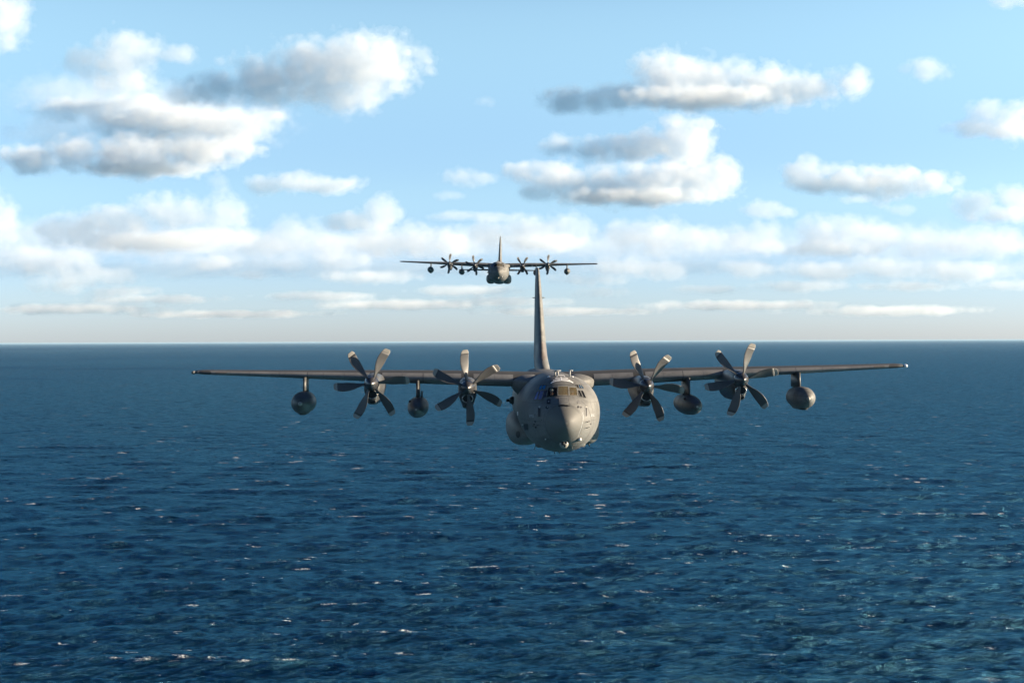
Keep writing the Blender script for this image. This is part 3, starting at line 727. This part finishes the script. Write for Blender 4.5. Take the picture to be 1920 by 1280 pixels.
    b = bmesh.new(); rings = []
    for zv, wd in zip(np.linspace(1.02, 2.25, 11), (.02, .5, .75, .9, 1.0, 1.0, .97, .9, .75, .5, .1)):
        yl = catmull(zz_, [f[1] for f in FS], zv); c = catmull(zz_, [f[2] for f in FS], zv); t = catmull(zz_, [f[3] for f in FS], zv)
        us = [max(wd, .02) * 1.0 * (abs(i) / 8) ** 2 * math.copysign(1, i) for i in range(-8, 9)]
        th = lambda u: (t + .02) / .2 * (.2969 * math.sqrt(u) - .126 * u - .3516 * u * u + .2843 * u**3 - .1036 * u**4)
        rings.append([(math.copysign(1, u) * th(min(1, abs(u) / c)) if u else 0, yl - .012 + abs(u), zv) for u in us])
    loft(b, rings, cap=False, closed=False); from_bm('leading_edge_panel', b, M_BROWN, fin)
    for s in (-1, 1):
        b = bmesh.new(); rod(b, (s * .18, 16.2, 5.25), (s * .42, 16.2, 5.25), .035, .025); from_bm('fin_aerial', b, M_LINE, fin)
    # --- tailplane
    b = bmesh.new(); rings = []
    for x in np.linspace(-8, 8, 17):
        f = abs(x) / 8; rings.append(wing_ring(x, 15.2 + .9 * f, 4.2 - 1.9 * f, .42 - .24 * f, -.12, 16, 0))
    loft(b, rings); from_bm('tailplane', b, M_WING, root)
    # --- engines, propellers
    SECT = [(.0, .52), (.22, .49), (.40, .34), (.49, .10), (.51, -.15), (.50, -.42), (.43, -.70), (.345, -.92), (.295, -1.08), (.22, -1.17), (0, -1.19)]
    def nac_ring(y, fx, ft, fb, lift=0):
        pts = [(x * fx, zv * (ft if zv > 0 else fb)) for x, zv in SECT]
        full = pts + [(-x, zv) for x, zv in pts[-2:0:-1]]
        out = []
        for i in range(len(full)):
            p0, p1, p2, p3 = (full[(i + k) % len(full)] for k in (-1, 0, 1, 2))
            for u in (0, .25, .5, .75):
                out.append(tuple(.5 * ((2 * p1[j]) + (-p0[j] + p2[j]) * u + (2 * p0[j] - 5 * p1[j] + 4 * p2[j] - p3[j]) * u * u + (-p0[j] + 3 * p1[j] - 3 * p2[j] + p3[j]) * u**3) for j in (0, 1)))
        return [(x, y, zv + lift) for x, zv in out]
    blade_me = None
    def blade_mesh(r0, r1):
        b = bmesh.new(); rings = []
        for i in range(13):
            f = i / 12; r = r0 + (r1 - r0) * f; R_ = r / 2.05
            ch = float(np.interp(R_, [.18, .3, .45, .65, .85, .95, 1.0], [.18, .25, .42, .52, .50, .43, .28]))
            tw = R(float(np.interp(R_, [.18, .5, 1.0], [58, 32, 19])))
            sw = float(np.interp(R_, [.18, .5, .75, 1.0], [0, -.04, -.03, .07]))
            th = float(np.interp(R_, [.18, .3, .6, 1.0], [.13, .09, .035, .012]))
            ring = []
            for k in range(16):
                a = 2 * math.pi * k / 16
                cx, cy = (math.cos(a) * ch / 2 + sw), math.sin(a) * th / 2
                ring.append((cx * math.cos(tw) - cy * math.sin(tw), cx * math.sin(tw) + cy * math.cos(tw), r))
            rings.append(ring)
        loft(b, rings); bmesh.ops.recalc_face_normals(b, faces=b.faces)
        me = bpy.data.meshes.new('propeller_blade'); b.to_mesh(me); b.free(); return me
    bl_me = blade_mesh(.28, 1.86); tip_me = blade_mesh(1.86, 2.06)
    bl_me.materials.append(M_BLADE); tip_me.materials.append(M_TIP)
    for me in (bl_me, tip_me): me.polygons.foreach_set('use_smooth', [True] * len(me.polygons))
    for ex, ez, a0 in ENG:
        hx, hy = ex, -3.25
        b = bmesh.new()
        rings = [nac_ring(-2.98, .60, .66, .78), nac_ring(-2.93, .74, .80, .88), nac_ring(-2.8, .84, .88, .94), nac_ring(-2.4, .93, .95, .98), nac_ring(-1.8, .99, 1, 1), nac_ring(-.8, 1.03, 1.0, 1),
                 nac_ring(.4, 1.05, .9, .98), nac_ring(1.6, 1.0, .6, .85), nac_ring(2.8, .85, .3, .55), nac_ring(3.8, .5, .1, .25)]
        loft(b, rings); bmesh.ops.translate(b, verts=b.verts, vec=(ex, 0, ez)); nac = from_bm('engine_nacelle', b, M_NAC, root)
        for nm, cz, rx, rz, yy, mt_ in (('air_intake', -.60, .31, .235, -3.10, M_METAL), ('oil_cooler_intake', -.985, .21, .10, -3.02, M_NAC)):
            b = bmesh.new(); rg = []
            for (dy, f) in ((.25, .80), (.1, .82), (.02, .86), (0, .94), (.03, 1.0), (.12, 1.04), (.3, 1.07)):
                rg.append([(ex + rx * f * math.cos(2 * math.pi * i / 32), yy + dy, ez + cz + rz * f * math.sin(2 * math.pi * i / 32)) for i in range(32)])
            loft(b, rg, cap=False); lip = from_bm(nm, b, mt_, nac)
            b = bmesh.new(); bmesh.ops.create_circle(b, cap_ends=True, segments=32, radius=1, matrix=Matrix.Translation((ex, yy + .11, ez + cz)) @ Matrix.Rotation(R(90), 4, 'X') @ Matrix.Diagonal((rx * .83, rz * .83, 1, 1)))
            from_bm('intake_throat', b, M_DARK, nac, smooth=False)  # black disc stands in for the unlit depth of the duct
        b = bmesh.new(); lathe_y(b, [(-.66, .01), (-.64, .05), (-.57, .12), (-.44, .22), (-.26, .315), (-.06, .385), (.12, .41), (.30, .41), (.34, .38)], n=36)
        pr = from_bm('propeller', b, M_SPIN, root); pr.location = (hx, hy, ez); pr.rotation_euler = (0, R(a0), 0)
        for k in range(6):
            o = link('propeller_blade', bl_me, None, pr, False); o.rotation_euler = (0, R(60 * k), 0)
            o = link('blade_tip', tip_me, None, pr, False); o.rotation_euler = (0, R(60 * k), 0)
    # --- tanks and pods
    for s in (-1, 1):
        x, zt = s * 7.72, -1.40
        b = bmesh.new(); pf = [(-3.4 + 6.9 * (1 - math.cos(math.pi * i / 30)) / 2, 0.585 * math.sin(math.pi * i / 30) ** .78 + .003) for i in range(31)]
        lathe_y(b, pf, (x, .6, zt), 40); tk = from_bm('fuel_tank', b, M_TANK, root)
        b = bmesh.new(); rings = []
        for zv, e in ((.12, 0), (-.6, .05), (zt + .50, .15)):
            rings.append([(x + p[2] , p[1], zv) for p in wing_ring(0, -.1 - e, 3.0 + e, .24, 0, 12, 0)])
        loft(b, rings); from_bm('pylon', b, M_TANK, tk)
        b = bmesh.new(); lathe_y(b, [(-2.83, .055), (-2.85, .06), (-2.86, .05), (-2.86, .002)], (x, .02, zt), 16); from_bm('nose_cap', b, M_TURRET, tk)
        for yb in (-1.6, -.2, 1.4):
            rb = .585 * math.sin(math.acos(1 - 2 * (yb + 3.4) / 6.9)) ** .78 + .006
            b = bmesh.new(); lathe_y(b, [(yb - .02, rb - .02), (yb - .015, rb + .004), (yb + .015, rb + .004), (yb + .02, rb - .02)], (x, .6, zt), 40); from_bm('tank_band', b, M_LINE, tk)
        b = bmesh.new(); rod(b, (x - s * .22, .6, -.5), (x - s * .22, .6, zt + .5), .05); from_bm('tank_brace', b, M_TANK, tk)
        b = bmesh.new(); bmesh.ops.create_uvsphere(b, u_segments=12, v_segments=8, radius=.07, matrix=Matrix.Translation((x - .40, -1.0, zt + .38))); from_bm('filler_cap', b, M_DARK, tk)
        x, zt = s * 14.15, -1.06
        b = bmesh.new(); lathe_y(b, [(-1.95, .01), (-1.93, .1), (-1.86, .22), (-1.68, .38), (-1.35, .53), (-.9, .615), (-.2, .635), (.7, .61), (1.3, .54), (1.7, .42), (1.9, .3)], (x, .2, zt), 40)
        pd = from_bm('refuelling_pod', b, M_TANK if s < 0 else M_GREY, root)
        b = bmesh.new(); lathe_y(b, [(-2.07, .01), (-2.05, .06), (-1.98, .1), (-1.88, .13)], (x, .2, zt), 16); from_bm('pod_spinner', b, M_TURRET, pd)
        for yb, rb in ((-1.35, .538), (-.9, .622), (.7, .617)):
            b = bmesh.new(); lathe_y(b, [(yb - .02, rb - .02), (yb - .012, rb), (yb + .012, rb), (yb + .02, rb - .02)], (x, .2, zt), 40); from_bm('pod_band', b, M_LINE, pd)
        b = bmesh.new(); box(b, x - .2, x + .2, -.9, 1.6, zt - .67, zt - .3, .06); from_bm('pod_keel', b, M_TANK, pd)
        b = bmesh.new(); rings = []
        for zv, e in ((.35, 0), (-.1, .05), (zt + .55, .1)):
            rings.append([(x + p[2], p[1], zv) for p in wing_ring(0, .35 - e, 2.2 + e, .27, 0, 12, 0)])
        loft(b, rings); from_bm('pylon', b, M_TANK, pd)
    return root
ENG = [(-10.1, .06 - .0, 24), (-4.9, -.21, -5), (4.9, -.21, 36), (10.1, .09, 17)]

def copy_tree(o, parent=None):
    c = o.copy(); COL.objects.link(c)
    if parent is not None: c.parent = parent
    for ch in list(o.children): copy_tree(ch, c)
    return c
near = build_airframe()
tag(near, 'larger grey four-propeller transport plane in front, low against the blue sea', 'plane', 'transport planes flying in formation')
far = copy_tree(near)
D2 = 292.0
far.matrix_world = place(-24 / F * D2, D2, H + 142.5 / F * D2, -.3, .9)
tag(far, 'smaller distant dark grey four-propeller transport plane flying higher against the clouds', 'plane')
pr = [c for c in far.children if c.name.startswith('propeller')]
pr.sort(key=lambda c: c.location.x)
for c, a in zip(pr, (5, -12, 28, 3)): c.rotation_euler = (0, R(a), 0)

# ------------------------------------------------------------------ flight crew behind the windscreen
M_SKIN = paint('skin', (0.50, 0.27, 0.19), 0.5, 0.4, 0.05)
M_SUIT = paint('flight_suit', (0.07, 0.08, 0.05), 0.8, 0.2, 0.1)
M_HELM = paint('helmet_shell', (0.62, 0.60, 0.56), 0.3, 0.5, 0.04)
def pilot(px, py, label):
    d = ray(px, py); t_ = (-6.95 - CAML.y) / d.y; hd = CAML + d * t_
    V = [(0, 0, -.72), (0, .02, -.5), (0, 0, -.28), (0, -.01, -.16), (0, -.03, -.04), (0, -.02, .06)]
    rad = [.15, .14, .15, .06, .085, .09]
    E_ = [(0, 1), (1, 2), (2, 3), (3, 4), (4, 5)]
    for s in (-1, 1):
        i = len(V)
        V += [(s * .2, 0, -.27), (s * .27, -.08, -.52), (s * .17, -.34, -.50), (s * .13, -.42, -.48)]
        rad += [.07, .05, .04, .035]; E_ += [(2, i), (i, i + 1), (i + 1, i + 2), (i + 2, i + 3)]
        for f in range(5):
            k = len(V); fx = s * (.13 + (f - 2) * .02)
            V += [(fx, -.47, -.49 + (.03 if f == 0 else 0)), (fx, -.50, -.52)]; rad += [.011, .009]; E_ += [(i + 3, k), (k, k + 1)]
        i = len(V); V += [(s * .12, -.1, -.76), (s * .14, -.5, -.72), (s * .14, -.55, -1.1), (s * .14, -.68, -1.13)]
        rad += [.1, .075, .05, .045]; E_ += [(0, i), (i, i + 1), (i + 1, i + 2), (i + 2, i + 3)]
    me = bpy.data.meshes.new('person'); me.from_pydata(V, E_, [])
    o = bpy.data.objects.new('tmp', me); COL.objects.link(o)
    o.modifiers.new('s', 'SKIN'); 
    for sv, r in zip(me.skin_vertices[0].data, rad): sv.radius = (r, r)
    me.skin_vertices[0].data[0].use_root = True
    o.modifiers.new('d', 'SUBSURF').levels = 2
    me2 = bpy.data.meshes.new_from_object(o.evaluated_get(bpy.context.evaluated_depsgraph_get())); bpy.data.objects.remove(o)
    me2.name = 'person'; me2.materials.clear(); me2.materials.append(M_SUIT); me2.materials.append(M_SKIN)
    for p in me2.polygons:
        c = p.center; p.use_smooth = True
        if c.z > -.17 or (c.y < -.36 and -.6 < c.z < -.4): p.material_index = 1
    b = link('person', me2, None, None, False); b.matrix_world = MW1 @ Matrix.Translation(hd)
    h = bmesh.new(); bmesh.ops.create_uvsphere(h, u_segments=24, v_segments=16, radius=.125, matrix=Matrix.Translation((0, .01, .06)) @ Matrix.Diagonal((.95, 1.1, 1, 1)))
    bmesh.ops.delete(h, geom=[v for v in h.verts if v.co.z < .03 and v.co.y < -.02], context='VERTS')
    from_bm('helmet', h, M_HELM, b)
    h = bmesh.new(); bmesh.ops.create_uvsphere(h, u_segments=10, v_segments=8, radius=.018, matrix=Matrix.Translation((0, -.125, -.02)) @ Matrix.Diagonal((.8, 1.3, 1.5, 1))); from_bm('nose', h, M_SKIN, b)
    for s in (-1, 1):
        h = bmesh.new(); bmesh.ops.create_uvsphere(h, u_segments=10, v_segments=8, radius=.014, matrix=Matrix.Translation((s * .035, -.105, .015))); from_bm('eye', h, M_DARK, b)
    h = bmesh.new(); box(h, -.025, .025, -.122, -.10, -.068, -.058); from_bm('mouth', h, M_BROWN, b)
    tag(b, label, 'pilot')
pilot(1034.5, 734, 'pilot in a pale helmet behind the dark left windscreen pane of the front plane')
pilot(1072.5, 737, 'pilot in a pale helmet behind the gold-tinted right windscreen pane of the front plane')

# ------------------------------------------------------------------ the air over the sea
hz = bmesh.new(); box(hz, -605000, 605000, -605000, 605000, -6, 208)
hm = bpy.data.materials.new('haze_air'); hm.use_nodes = True; t = hm.node_tree; t.nodes.clear()
ho = t.nodes.new('ShaderNodeOutputMaterial'); hv = t.nodes.new('ShaderNodeVolumePrincipled')
hv.inputs['Color'].default_value = (.34, .50, .64, 1); hv.inputs['Density'].default_value = 0.36e-5; hv.inputs['Anisotropy'].default_value = 0
t.links.new(hv.outputs[0], ho.inputs['Volume'])
tag(from_bm('haze', hz, hm, None, False), 'thin pale haze over the far sea', kind='stuff')
